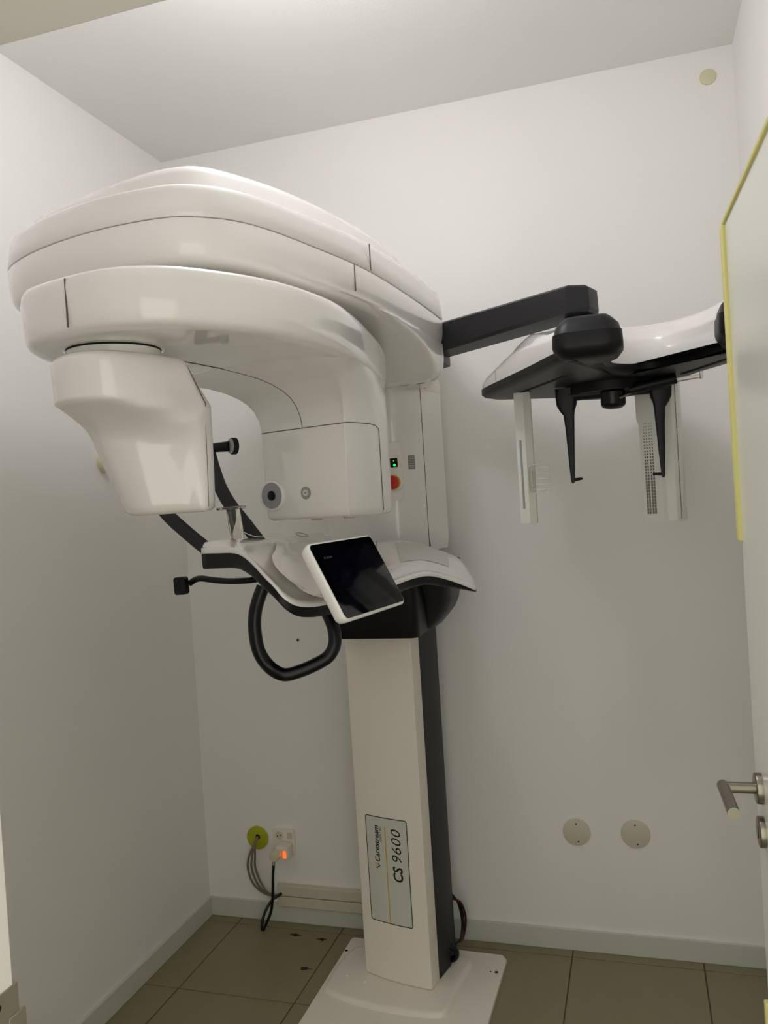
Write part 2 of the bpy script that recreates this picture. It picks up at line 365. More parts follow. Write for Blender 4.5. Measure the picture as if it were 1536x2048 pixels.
# printed sign on the cover
def on_front(s, z, d=.0006):
    p = front(s)+fn*d; return (p.x, p.y, z)
def strip(name, pts, w, m, parent, d=.0007):
    n = len(pts); v = []; f = []
    for i in range(n):
        a, b = pts[i-1], pts[(i+1) % n]; t = Vector((b[0]-a[0], b[1]-a[1])).normalized(); nn = Vector((-t.y, t.x))*w/2
        v += [on_front(pts[i][0]+nn.x, pts[i][1]+nn.y, d), on_front(pts[i][0]-nn.x, pts[i][1]-nn.y, d)]
    for i in range(n): j = (i+1) % n; f.append((2*i, 2*j, 2*j+1, 2*i+1))
    return emit(name, v, f, m, parent, smooth=0)
sgx, sgz, sw_, sh_ = .1197, .4035, .1605, .356
dense = []
rr = rrect(sw_, sh_, .007, 5)
for i in range(len(rr)):
    a, b = Vector(rr[i]), Vector(rr[(i+1) % len(rr)]); k = max(1, int((b-a).length/.02))
    dense += [(sgx+(a+(b-a)*t/k).x, sgz+(a+(b-a)*t/k).y) for t in range(k)]
v = []; f = []
for i in range(17):
    s = sgx-sw_/2+sw_*i/16; v += [on_front(s, sgz-sh_/2, .0003), on_front(s, sgz+sh_/2, .0003)]
for i in range(16): f.append((2*i, 2*i+2, 2*i+3, 2*i+1))
lab = emit('label_plate', v, f, M['labelw'], mc, smooth=60)
strip('label_border', dense, .0028, M['ink'], lab)
v = []; f = []
for i in range(2): z = (.2265, .551)[i]; v += [on_front(.1147, z, .0007), on_front(.1183, z, .0007)]
emit('label_line', v, [(0, 1, 3, 2)], M['gold'], lab, smooth=0)
def put_text(name, txt, z0, z1, s0, s1, m, shear=0, offset=0, spacing=1):   # reads upwards along z, letter tops towards small s
    vv, ff, (x0, x1, y0, y1) = mesh_text(txt, 1, shear, offset, spacing)
    pts = [on_front(s1-(p[1]-y0)/(y1-y0)*(s1-s0), z0+(p[0]-x0)/(x1-x0)*(z1-z0), .0008) for p in vv]
    return emit(name, pts, ff, m, lab, smooth=0)
put_text('label_text', 'CS', .372, .4235, .1395, .1765, M['ink'], .12, .022, 1.0)
put_text('label_text', '9600', .440, .5485, .1385, .1750, M['ink'], .22, -.004, 1.08)
put_text('label_text', 'Carestream', .4285, .552, .0705, .0905, M['ink'], .2, .021, 1.02)
put_text('label_text', 'DENTAL', .500, .549, .0930, .1020, M['ink'], 0, .006, 1.3)
v = [on_front(.0745, .404, .0008), on_front(.0905, .4155, .0008), on_front(.083, .424, .0008), on_front(.0685, .425, .0008),
     on_front(.0765, .4095, .0009), on_front(.0865, .4165, .0009), on_front(.081, .4215, .0009), on_front(.073, .4218, .0009)]
emit('label_emblem', v, [(0, 1, 5, 4), (1, 2, 6, 5)], M['ink'], lab, smooth=0)
emit('label_emblem', [Vector(q) for q in v], [(2, 3, 7, 6), (3, 0, 4, 7)], M['gold'], lab, smooth=0)

# moving carriage (upper column)
cp = [(.735, -.30), (.745, -.325), (.78, -.333), (.985, -.333), (1.003, -.328), (1.012, -.320), (1.070, -.262), (1.0765, -.254)]
car = V2(cp+[(1.0765, -.130), (.72, -.130), (.72, -.25)])
loft('carriage', [ring(car, .0, 1.475), ring(car, 0, 2.045)], M['white'], mc, smooth=30)
cs = V2([(1.0785, -.2525), (1.090, -.225), (1.1175, -.128), (1.0785, -.128)])
loft('carriage_side_cover', [ring(cs, .006, 1.462), ring(cs, .0, 1.50), ring(cs, 0, 2.045)], M['white'], mc, smooth=30)
obox('side_cover_clip', (1.1045, -.178, 2.018), ((.272, .962, 0), (-.962, .272, 0), (0, 0, 1)), (.098, .002, .028), M['satin'], mc, bevel=.0005)
box('seam', (1.0765, -.2535, 1.475), (1.0785, -.20, 2.045), M['seam'], mc)
# emergency stop and status lamp
pn = plate('control_panel', (.978, -.3331, 1.735), (1, 0, 0), (0, 0, 1), rrect(.085, .19, .01), 0, .003, M['white'], mc, edge=.001)
fr = plate('lamp_frame', (.996, -.336, 1.762), (1, 0, 0), (0, 0, 1), rrect(.040, .044, .004), 0, .006, M['satin'], pn, edge=.001)
plate('lamp_window', (.996, -.342, 1.762), (1, 0, 0), (0, 0, 1), rrect(.026, .030, .003), 0, .0012, M['gblack'], pn)
cyl('green_light', (.998, -.3433, 1.754), (0, -1, 0), .0042, .001, M['green'], pn, n=12)
cyl('green_light', (.996, -.3433, 1.768), (0, -1, 0), .0016, .001, M['green'], pn, n=12)
cyl('stop_collar', (.992, -.336, 1.697), (0, -1, 0), .030, .006, M['satin'], pn, n=40, round=.002)
cyl('stop_ring', (.990, -.342, 1.697), (0, -1, 0), .0245, .006, M['yel'], pn, n=40)
cyl('stop_button', (.988, -.348, 1.697), (0, -1, 0), .0225, .014, M['red'], pn, n=40, round=.005)
lb = obox('rating_label', (1.0427, -.2903, 1.762), ((.707, .707, 0), (.707, -.707, 0), (0, 0, 1)), (.026, .0006, .046), M['grey'], mc)
for k in range(7):
    obox('rating_line', (1.0431, -.2907, 1.746+k*.0055), ((.707, .707, 0), (.707, -.707, 0), (0, 0, 1)), (.021, .0006, .0012), M['labelw'] if k != 3 else M['white'], lb)

# overhead arm
OV = smooth_loop([(1.196, -.42), (1.190, -.36), (1.12, -.16), (1.05, -.10), (.86, -.085), (.70, -.10), (.60, -.34), (.49, -.80), (.425, -1.15), (.412, -1.33), (.450, -1.435), (.58, -1.515), (.75, -1.565), (.90, -1.574), (.985, -1.548), (1.06, -1.46), (1.118, -1.26), (1.165, -1.02), (1.188, -.70)], 6)
def oring(d, z): return [(p.x, p.y, z-(z-2.203)*.26*max(0, min(1, (-p.y-.6)/.8))) for p in inset(OV, d)]
up = loft('overhead_cover', [ring(OV, .002, 2.2012), ring(OV, 0, 2.203), oring(.003, 2.24), oring(.008, 2.270), oring(.011, 2.283), oring(.016, 2.290), oring(.026, 2.2945), oring(.055, 2.298)], M['white'], mc, smooth=60)
OL = smooth_loop([(1.15, -.66), (1.10, -.40), (1.02, -.18), (.86, -.15), (.72, -.18), (.61, -.5), (.50, -1.0), (.445, -1.25), (.45, -1.345), (.50, -1.39), (.60, -1.43), (.79, -1.485), (.90, -1.497), (.965, -1.475), (1.015, -1.40), (1.065, -1.28), (1.11, -1.10), (1.14, -.90)], 6)
loft('overhead_lid', [ring(OL, -.012, 2.270), ring(OL, -.006, 2.290), ring(OL, 0, 2.312), ring(OL, .005, 2.324), ring(OL, .012, 2.330), ring(OL, .03, 2.334), ring(OL, .12, 2.337)], M['white'], mc, smooth=70)
loft('overhead_core', [ring(OV, .006, 2.190), ring(OV, .006, 2.21)], M['seam'], mc)
loft('overhead_tray', [ring(OV, .04, 2.114), ring(OV, .022, 2.1165), ring(OV, .012, 2.122), ring(OV, .006, 2.133), ring(OV, .001, 2.16), ring(OV, 0, 2.196), ring(OV, .0015, 2.1988)], M['white'], mc, smooth=60)
# bracket that sweeps down onto the column
def smx(a, b, k=.035): return (a+b+math.sqrt((a-b)**2+k*k))/2
def hring(z, d, yf, xl):
    return [(smx(p.x, xl, .05), smx(p.y, yf), z) for p in inset(OV, d)]
loft('head_bracket', [hring(2.008, .075, -.40, .72), hring(2.010, .050, -.42, .71), hring(2.018, .030, -.44, .70), hring(2.032, .016, -.465, .69), hring(2.05, .008, -.50, .68), hring(2.07, .005, -.55, .66), hring(2.088, .004, -.625, .64), hring(2.102, .004, -.72, .62), hring(2.112, .004, -.84, .60), hring(2.119, .004, -.98, .56), hring(2.125, .005, -1.18, .50), hring(2.129, .016, -1.45, .45)], M['white'], mc, smooth=50)
def ov_seam(i, z0, z1, w=.0022):
    p, q = OV[i], OV[(i+1) % len(OV)]; t = (q-p).normalized(); n = Vector((t.y, -t.x))
    obox('seam', (p.x+n.x*.0, p.y+n.y*.0, (z0+z1)/2), ((t.x, t.y, 0), (n.x, n.y, 0), (0, 0, 1)), (w, .0024, z1-z0), M['seam'], mc)
def near(x, y): return min(range(len(OV)), key=lambda i: (OV[i]-Vector((x, y))).length)
ov_seam(near(1.165, -1.0), 2.203, 2.268); ov_seam(near(1.14, -1.12), 2.135, 2.198)

# rotating C-arm: local frame  a = away from the camera along the arm, b = sideways
TH = math.radians(18); AX = Vector((math.sin(TH), math.cos(TH))); BX = Vector((math.cos(TH), -math.sin(TH)))
def ab(b, a): return BX*b+AX*a
def A3(b, a, z): q = ab(b, a); return (q.x, q.y, z)
gp = [(1.20, -1.388), (1.31, -1.385), (1.40, -1.362), (1.475, -1.295), (1.52, -1.18), (1.535, -1.05), (1.51, -.88), (1.45, -.72), (1.375, -.56), (1.30, -.41), (1.215, -.27), (1.12, -.20), (1.03, -.22), (.97, -.34), (.94, -.6), (.935, -.9), (.965, -1.12), (1.02, -1.24), (1.075, -1.315), (1.13, -1.36)]
GO = smooth_loop([ab(*p) for p in gp], 5)
loft('rotating_arm', [ring(GO, .035, 1.966), ring(GO, .018, 1.968), ring(GO, .009, 1.973), ring(GO, .004, 1.981), ring(GO, .001, 2.0), ring(GO, -.002, 2.05), ring(GO, 0, 2.062), ring(GO, .004, 2.069), ring(GO, .014, 2.073), ring(GO, .06, 2.075)], M['white'], mc, smooth=60)
cc = ab(1.17, -.80); cyl('rotation_hub', (cc.x, cc.y, 2.07), (0, 0, 1), .16, .05, M['white'], mc, n=48)
def go_seam(b, a, z0, z1):
    c = ab(b, a); i = min(range(len(GO)), key=lambda i: (GO[i]-c).length); p, q = GO[i], GO[(i+1) % len(GO)]; t = (q-p).normalized(); n = Vector((t.y, -t.x))
    obox('seam', (p.x+n.x*.001, p.y+n.y*.001, (z0+z1)/2), ((t.x, t.y, 0), (n.x, n.y, 0), (0, 0, 1)), (.0022, .0024, z1-z0), M['seam'], mc)
go_seam(1.30, -1.386, 1.978, 2.064)
# tubehead
tt = {
 'top': [(1.13, -1.27), (1.185, -1.345), (1.265, -1.368), (1.33, -1.335), (1.352, -1.26), (1.352, -1.19), (1.345, -1.150), (1.30, -1.125), (1.20, -1.10), (1.13, -1.11), (1.11, -1.17)],
 'u2':  [(1.13, -1.27), (1.185, -1.340), (1.265, -1.360), (1.325, -1.325), (1.350, -1.255), (1.350, -1.16), (1.343, -1.105), (1.295, -1.050), (1.20, -1.04), (1.13, -1.06), (1.11, -1.15)],
 'mid': [(1.13, -1.212), (1.175, -1.247), (1.225, -1.262), (1.272, -1.240), (1.300, -1.20), (1.322, -1.155), (1.342, -1.110), (1.290, -1.045), (1.20, -1.035), (1.13, -1.05), (1.11, -1.13)],
 'low': [(1.14, -1.150), (1.175, -1.186), (1.220, -1.204), (1.262, -1.195), (1.286, -1.160), (1.305, -1.132), (1.338, -1.112), (1.285, -1.045), (1.20, -1.035), (1.13, -1.05), (1.115, -1.10)],
}
def tring(pts, z, d=0): return ring(smooth_loop([ab(*p) for p in pts], 6), d, z)
KEY = [(1.640, 'low'), (1.71, 'lm'), (1.785, 'mid'), (1.858, 'u2'), (1.932, 'top'), (2.0, 'top')]
tt['lm'] = [(a[0]*.5+b[0]*.5, a[1]*.5+b[1]*.5) for a, b in zip(tt['low'], tt['mid'])]
SH = [0, 0, 0, .003, .016, .042, .02, 0, 0, 0, 0]
def tat(z):
    out = []
    for k in range(11):
        zz = max(z, min(z + SH[k], 1.858))
        zz = min(max(zz, 1.640), 1.999)
        for (z0, a), (z1, b) in zip(KEY[:-1], KEY[1:]):
            if z0 <= zz <= z1:
                t = (zz-z0)/(z1-z0); t = t if b != 'u2' else t**1.7
                out.append((tt[a][k][0]*(1-t)+tt[b][k][0]*t, tt[a][k][1]*(1-t)+tt[b][k][1]*t)); break
    return out
trs = [tring(tat(1.640), 1.640, .016), tring(tat(1.642), 1.642, .007), tring(tat(1.649), 1.649, .001)]
zq = 1.66
while zq < 1.924: trs.append(tring(tat(zq), zq)); zq += .006
trs += [tring(tat(1.930), 1.930), tring(tat(1.932), 1.939, .004), tring(tat(1.932), 1.944, .012), tring(tat(1.932), 1.946, .04)]
loft('tubehead', trs, M['white'], mc, smooth=75)
tc_ = ab(1.235, -1.235)
cyl('tubehead_neck', (tc_.x, tc_.y, 1.930), (0, 0, 1), .090, .032, M['white'], mc, n=56)
cyl('neck_gap', (tc_.x, tc_.y, 1.962), (0, 0, 1), .090, .004, M['hole'], mc, n=56)
cyl('neck_flange', (tc_.x, tc_.y, 1.966), (0, 0, 1), .096, .006, M['white'], mc, n=56, r2=.104)
# seam of the patient side panel
def polyseam(pts, r=.0011, name='seam'): return tube(name, pts, r, M['seam'], mc, n=6)
polyseam([A3(1.3455, -1.150, 1.928), A3(1.3475, -1.140, 1.910), A3(1.3465, -1.108, 1.856), A3(1.341, -1.107, 1.848), A3(1.318, -1.078, 1.846), A3(1.297, -1.052, 1.846)])
polyseam([A3(1.3425, -1.108, 1.845), A3(1.3425, -1.109, 1.78), A3(1.3385, -1.110, 1.65)], .0007)
# sensor housing
def sr(z, bl, br, af, abk, r=.03, d=0):
    o = [Vector(p) for p in rrect(br-bl-2*d, abk-af-2*d, r, 6)]; c = Vector(((bl+br)/2, (af+abk)/2))
    return [A3(p.x+c.x, p.y+c.y, z) for p in o]
lo_ = [(1.333, -.628), (1.3365, -.543), (1.332, -.468), (1.310, -.42), (1.22, -.385), (1.12, -.385), (1.066, -.405), (1.054, -.50), (1.050, -.615), (1.068, -.640), (1.20, -.6415), (1.318, -.640)]
up_ = [(1.47, -.80), (1.40, -.62), (1.315, -.44), (1.235, -.31), (1.14, -.235), (1.05, -.25), (.985, -.37), (.955, -.65), (.950, -.90), (.985, -.95), (1.20, -.98), (1.40, -.93)]
def ssec(z, tf, tb, d=0):
    pts = []
    for k in range(12):
        t = tb if k in (1, 2, 3, 4, 5) else (tf*.55+tb*.45 if k == 0 else tf)
        pts.append((lo_[k][0]*(1-t)+up_[k][0]*t, lo_[k][1]*(1-t)+up_[k][1]*t))
    return ring(smooth_loop([ab(*p) for p in pts], 5), d, z)
loft('sensor_housing', [ssec(1.604, 0, 0, .022), ssec(1.606, 0, 0, .010), ssec(1.612, 0, 0, .003), ssec(1.625, 0, 0, .002), ssec(1.66, 0, 0, .001), ssec(1.72, 0, .0), ssec(1.80, 0, .03), ssec(1.845, .004, .08), ssec(1.87, .02, .16), ssec(1.895, .06, .30), ssec(1.915, .12, .46),
    ssec(1.930, .20, .62), ssec(1.944, .32, .78), ssec(1.954, .46, .88), ssec(1.961, .64, .94), ssec(1.966, .82, .97), ssec(1.970, 1, 1)], M['white'], mc, smooth=75)
TB = [(1.60, 0, 0), (1.72, 0, 0), (1.80, 0, .03), (1.845, .004, .08), (1.87, .02, .16), (1.895, .06, .30), (1.915, .12, .46), (1.930, .20, .62), (1.944, .32, .78), (1.954, .46, .88), (1.961, .64, .94), (1.966, .82, .97), (1.970, 1, 1)]
def sat(z, i):
    for (z0, f0, b0), (z1, f1, b1) in zip(TB[:-1], TB[1:]):
        if z0 <= z <= z1:
            t = (z-z0)/(z1-z0); r0 = ssec(z, f0, b0, -.0006); r1 = ssec(z, f1, b1, -.0006)
            return Vector(r0[i % 60]).lerp(Vector(r1[i % 60]), t)
polyseam([sat(1.834, 39), sat(1.8385, 41)]+[sat(1.839, i) for i in range(42, 60)]+[sat(1.840, i) for i in range(0, 6)]+[sat(1.837, 7), sat(1.828, 8), sat(1.81, 8)]+[sat(z, 8) for z in (1.78, 1.74, 1.70, 1.66, 1.63, 1.615)])
polyseam([A3(1.183, -.80, 1.9653), A3(1.205, -.93, 1.9653), A3(1.227, -1.065, 1.9653)], .0009)
polyseam([sat(z, 50) for z in (1.84, 1.857, 1.87, 1.88, 1.895, 1.905, 1.915, 1.923, 1.930, 1.937, 1.944, 1.949, 1.954, 1.958, 1.961, 1.9635, 1.966)], .0009)
bc = A3(1.083, -.60, 1.671)
bo = cyl('camera_boss', bc, (-AX.x, -AX.y, 0), .042, .050, M['white'], mc, n=48, round=.004)
p = A3(1.085, -.650, 1.671); cyl('camera_ring', p, (-AX.x, -AX.y, 0), .035, .0012, M['lgrey'], bo, n=48)
p = A3(1.086, -.6514, 1.671); cyl('camera_lens', p, (-AX.x, -AX.y, 0), .013, .003, M['gblack'], bo, n=32, round=.001)
tg = A3(1.196, -.6403, 1.672); to = cyl('target_ring', tg, (-AX.x, -AX.y, 0), .0165, .0015, M['lgrey'], mc, n=40)
cyl('target_light', A3(1.196, -.6419, 1.672), (-AX.x, -AX.y, 0), .009, .0012, M['labelw'], to, n=32)
cyl('target_dot', A3(1.196, -.6432, 1.672), (-AX.x, -AX.y, 0), .0018, .0006, M['ink'], to, n=12)
for b_, a_ in ((1.16, -.56), (1.24, -.52)): q = ab(b_, a_); cyl('sensor_foot', (q.x, q.y, 1.598), (0, 0, 1), .016, .008, M['cover'], mc, n=24)
q = ab(1.08, -.83); cyl('arm_screw', (q.x, q.y, 1.9652), (0, 0, 1), .006, .0014, M['hole'], mc, n=16)

# ---------------------------------------------------------------- patient console
F = [(.780,-1.250,1.543),(.835,-1.272,1.5435),(.893,-1.300,1.543),(.926,-1.316,1.531),(.954,-1.330,1.512),(.980,-1.341,1.490),(1.002,-1.345,1.470),(1.022,-1.342,1.445),(1.042,-1.325,1.426),(1.058,-1.285,1.417),(1.070,-1.245,1.414),(1.091,-1.150,1.410),(1.108,-1.06,1.410),(1.124,-.980,1.411),(1.154,-.850,1.421),(1.175,-.80,1.425),(1.198,-.750,1.423),(1.227,-.680,1.405),(1.262,-.63,1.382),(1.290,-.590,1.361)]
K = [(.741,-1.150,1.560),(.765,-1.13,1.560),(.790,-1.100,1.560),(.800,-1.05,1.560),(.811,-1.000,1.560),(.820,-.93,1.559),(.830,-.850,1.559),(.845,-.78,1.558),(.861,-.700,1.556),(.870,-.63,1.544),(.883,-.560,1.528),(.905,-.50,1.518),(.930,-.47,1.512),(.953,-.450,1.509),(1.000,-.42,1.510),(1.03,-.41,1.507),(1.070,-.39,1.496),(1.140,-.390,1.470),(1.215,-.42,1.438),(1.278,-.505,1.366)]
F = smooth_line(F, 3); K = smooth_line(K, 3)
def sec(i, ts, dz=0):
    f_, k_ = F[i], K[i]; out = []
    L = (f_-k_).length; hh = min(.018, L*.12)
    for t in ts:
        p = k_.lerp(f_, t); p.z += hh*math.sin(math.pi*min(1, t))**.6 + dz; out.append(p)
    return out
NS = len(F); grid = []
for i in range(NS):
    row = sec(i, [0, .03, .10, .22, .38, .54, .70, .82, .90, .95, .98, 1.0])
    o = (F[i]-K[i]); o.z = 0; o.normalize()
    row[-1] = F[i]+Vector((0, 0, .010)); row[-2].z = max(row[-2].z, F[i].z+.013)
    row += [F[i]+o*.001+Vector((0, 0, .004)), F[i]]
    row = [K[i]-o*.004+Vector((0, 0, -.02))]+row
    grid.append(row)
def sheet(name, grid, m, parent, **k):
    n = len(grid[0]); v = [p for r in grid for p in r]; f = []
    for i in range(len(grid)-1):
        for j in range(n-1): f.append((i*n+j, i*n+j+1, (i+1)*n+j+1, (i+1)*n+j))
    f.append(tuple(range(n))); f.append(tuple((len(grid)-1)*n+j for j in range(n)))
    for i in range(len(grid)-1): f.append((i*n, (i+1)*n, (i+1)*n+n-1, i*n+n-1))
    return emit(name, v, f, m, parent, **k)
sheet('console_top', grid, M['white'], mc, smooth=70)
grid = []
for i in range(NS):
    o = (F[i]-K[i]); o.z = 0; o.normalize(); t = i/(NS-1)
    h = (.036*(1-min(1, t/.35))+.024*min(1, t/.35))*(1 if t < .88 else max(.25, 1-(t-.88)/.16))
    ff = F[i]-o*.003
    grid.append([K[i]+o*.0+Vector((0, 0, -.012)), ff+Vector((0, 0, -.0005)), ff+Vector((0, 0, -h*.7)), ff-o*.008+Vector((0, 0, -h)), ff-o*.04+Vector((0, 0, -h-.004)), K[i]+o*.01+Vector((0, 0, -h-(.045 if .3 < t < .85 else .012)))])
sheet('console_underside', grid, M['black'], mc, smooth=50)
# joint line, armrest pad and raised spine on the console
def csurf(i, t, d=.0008):
    q = sec(i, [t])[0]; return q+Vector((0, 0, d))
i0 = 39
polyseam([csurf(i0, t, .0004) for t in (.02, .15, .3, .5, .7, .85, .95)]+[F[i0]+Vector((0, 0, .009)), F[i0]+Vector((0, 0, .002))], .0011, 'console_joint')
pad = []
for i in range(42, 53): pad.append([csurf(i, t, .0012) for t in (.18, .3, .45, .6, .72)])
n = 5; emit('console_inlay', [p for r in pad for p in r], [(i*n+j, i*n+j+1, (i+1)*n+j+1, (i+1)*n+j) for i in range(10) for j in range(4)], M['inlay'], mc, smooth=70)
# tablet mount: soft raised ridge
mt = smooth_loop([(.93, -.98), (1.0, -1.0), (1.07, -1.10), (1.10, -1.20), (1.085, -1.29), (1.05, -1.325), (1.01, -1.28), (.975, -1.18), (.93, -1.08), (.905, -1.01)][::-1], 4)
def mring(d, dz):
    out = []
    for q in inset(mt, d):
        t = max(0, min(1, (q.x-.90)/.19)); out.append((q.x, q.y, 1.545-.105*t**1.5+dz))
    return out
mt = mt[::-1]
loft('tablet_mount', [mring(-.004, -.008), mring(.0, .002), mring(.008, .007), mring(.020, .010), mring(.034, .0105)], M['white'], mc, smooth=75)
c0 = Vector((.958, -1.065, 1.5495)); e1 = Vector((.1, 1, .05)).normalized(); e2 = Vector((.93, -.1, -.33)).normalized()
tube('round_emblem', [c0+e1*.016*math.cos(a)+e2*.016*math.sin(a)+Vector((0, 0, .018)) for a in (2*math.pi*i/28 for i in range(29))], .0010, M['grey'], mc, n=6)
# tablet
tx, ty, tn = Vector((.1983, .9801, .0079)), Vector((-.4589, .0857, .8843)), Vector((.8661, -.179, .4668))
tcn = Vector((1.1889, -1.3238, 1.4874))
tb = loft('tablet', [[tcn+tx*p[0]+ty*p[1]+tn*d for p in rrect(.2548+g, .1706+g, max(.004, .014+g/2), 6)] for g, d in ((-.05, -.030), (-.02, -.0285), (-.004, -.022), (.003, -.010), (.004, -.003), (.001, .0)  , (-.004, .0006))], M['white'], mc, smooth=60)
plate('screen_bezel', tcn+tn*.0007, tx, ty, rrect(.2480, .1640, .010), 0, .0012, M['screen'], tb)
plate('display', tcn+tn*.0019, tx, ty, rrect(.205, .132, .001), 0, .0003, M['scrn2'], tb)
for k, (x0, w) in enumerate(((-.093, .006), (-.083, .007), (-.072, .014))):
    plate('screen_text', tcn+tn*.0023+tx*x0+ty*.050, tx, ty, rrect(w, .005, .0005), 0, .0002, M['char'], tb)
obox('tablet_bracket', tcn-tn*.045-ty*.01-tx*.0, (tx, ty, tn), (.10, .08, .05), M['white'], mc, bevel=.008)
# pod around the column
def pring(z, xl, xr, yf, yb=-.14, r=.03):
    o = rrect(xr-xl, yb-yf, r, 6); return [((xl+xr)/2+p[0], (yb+yf)/2+p[1], z) for p in o]
loft('console_pod', [pring(1.196, .775, 1.066, -.44, -.16), pring(1.20, .77, 1.072, -.46), pring(1.25, .765, 1.080, -.485), pring(1.33, .765, 1.085, -.50), pring(1.40, .765, 1.088, -.52), pring(1.458, .77, 1.075, -.53)], M['black'], mc, smooth=50)
loft('console_pod', [pring(1.207, 1.0, 1.088, -.33, -.16, .03), pring(1.235, 1.0, 1.115, -.345, -.16, .04), pring(1.27, 1.0, 1.145, -.36, -.16, .05), pring(1.30, 1.0, 1.158, -.37, -.16, .05), pring(1.335, 1.0, 1.165, -.40, -.16, .05), pring(1.40, 1.0, 1.18, -.44, -.17, .05), pring(1.43, 1.0, 1.17, -.45, -.17, .05)], M['char'], mc, smooth=60)
# grab handle
tube('grab_handle', smooth_line([(.905, -1.195, 1.455), (.893, -1.2, 1.425), (.883, -1.2, 1.395), (.879, -1.2, 1.355), (.886, -1.2, 1.304), (.905, -1.19, 1.266), (.938, -1.185, 1.246), (.974, -1.17, 1.251), (1.016, -1.15, 1.267), (1.040, -1.14, 1.283), (1.051, -1.13, 1.310), (1.046, -1.12, 1.345), (1.029, -1.11, 1.379), (1.008, -1.1, 1.409), (.99, -1.09, 1.43)], 8), .0158, M['gblack'], mc, n=20)
# side guide with pad
tube('guide_rod', smooth_line([(.655, -1.10, 1.460), (.672, -1.10, 1.469), (.69, -1.10, 1.4715), (.72, -1.10, 1.467), (.77, -1.10, 1.462), (.825, -1.10, 1.463), (.87, -1.10, 1.468)], 6), [.008]*37, M['gblack'], mc, n=14)
plate('guide_pad', (.637, -1.112, 1.456), (1, 0, .03), (-.03, 0, 1), rrect(.033, .045, .007), -.010, .008, M['black'], mc, edge=.002)
# temple supports: two curved straps, the far one with its forehead knob in view
st = dict(n=16, flat=.33, up=(0, 1, 0))
def strap(name, pts, hw, th, m, parent):
    pts = smooth_line(pts, 6); N = len(pts); rings = []; yv = Vector((0, 1, 0))
    for i in range(N):
        t = (pts[min(i+1, N-1)]-pts[max(i-1, 0)]).normalized(); s = t.cross(yv).normalized(); w_ = s.cross(t)
        rings.append([pts[i]+s*p[0]+w_*p[1] for p in rrect(hw*2, th*2, th*.7, 3)])
    return loft(name, rings, m, parent, smooth=50)
strap('temple_support', [(.715, -1.10, 1.542), (.66, -1.10, 1.587), (.60, -1.10, 1.643), (.575, -1.10, 1.69), (.578, -1.10, 1.74), (.60, -1.10, 1.79)], .0175, .006, M['strap'], mc)
strap('temple_support', [(.835, -1.04, 1.545), (.795, -1.04, 1.598), (.752, -1.04, 1.655), (.728, -1.04, 1.70), (.712, -1.04, 1.75), (.700, -1.04, 1.80)], .0175, .006, M['strap'], mc)
tube('knob_stem', [(.695, -1.04, 1.803), (.72, -1.05, 1.803), (.768, -1.052, 1.803)], [.0135, .0115, .0135], M['black'], mc, n=20)
kx = Vector((-.62, -.78, .02)).normalized(); kc = Vector((.779, -1.048, 1.803))
kb = cyl('forehead_knob', kc-kx*.004, kx, .0215, .013, M['black'], mc, n=36, round=.002)
cyl('knob_face', kc+kx*.0088, kx, .0195, .003, M['lgrey'], kb, n=36, round=.001)
cyl('knob_screw', kc+kx*.0119+Vector((-.006, .005, 0)), kx, .0032, .001, M['steel'], kb, n=12)
# chin rest in clear acrylic
cz = 1.558
tube('chin_rest', [(.80, -1.10, cz+.002), (.797, -1.10, 1.60), (.790, -1.10, 1.640)], [.017, .0175, .019], M['glass'], mc, n=16, flat=.6)
tube('chin_rest', [(.775, -1.095, 1.63), (.777, -1.095, 1.60), (.783, -1.095, cz+.004)], .004, M['glass'], mc, n=10)
obox('bite_plate', (.786, -1.10, 1.645), ((1, -.1, .02), (0, 1, 0), (0, 0, 1)), (.072, .03, .007), M['glass'], mc, bevel=.002)
tube('chin_strap', smooth_line([(.80, -1.115, 1.60), (.825, -1.115, 1.583), (.85, -1.10, 1.570), (.87, -1.06, 1.567), (.90, -1.02, 1.567)], 5), .0012, M['labelw'], mc, n=6)

# ---------------------------------------------------------------- cephalometric arm
ar = V2([(1.178, -.372), (1.178, -.232), (1.60, -.555), (1.645, -.560), (1.682, -.60), (1.686, -.66), (1.665, -.715), (1.605, -.728)][::-1])
def arz(p, top): t = (p[0]-1.17)/.45; return 2.104 if not top else 2.198-.022*t
loft('ceph_arm', [[(p[0], p[1], 2.104) for p in ring(ar, .010, 0)], [(p[0], p[1], 2.112) for p in ring(ar, 0, 0)], [(p[0], p[1], arz(p, 1)-.008) for p in ring(ar, .002, 0)], [(p[0], p[1], arz(p, 1)) for p in ring(ar, .014, 0)]], M['char'], mc, smooth=30, bevel=.006, segs=3)
mo = V2([(1.150, -.395), (1.182, -.380), (1.182, -.225), (1.150, -.20)])
loft('arm_mount', [ring(mo, 0, 2.075), ring(mo, 0, 2.205)], M['black'], mc, bevel=.004)
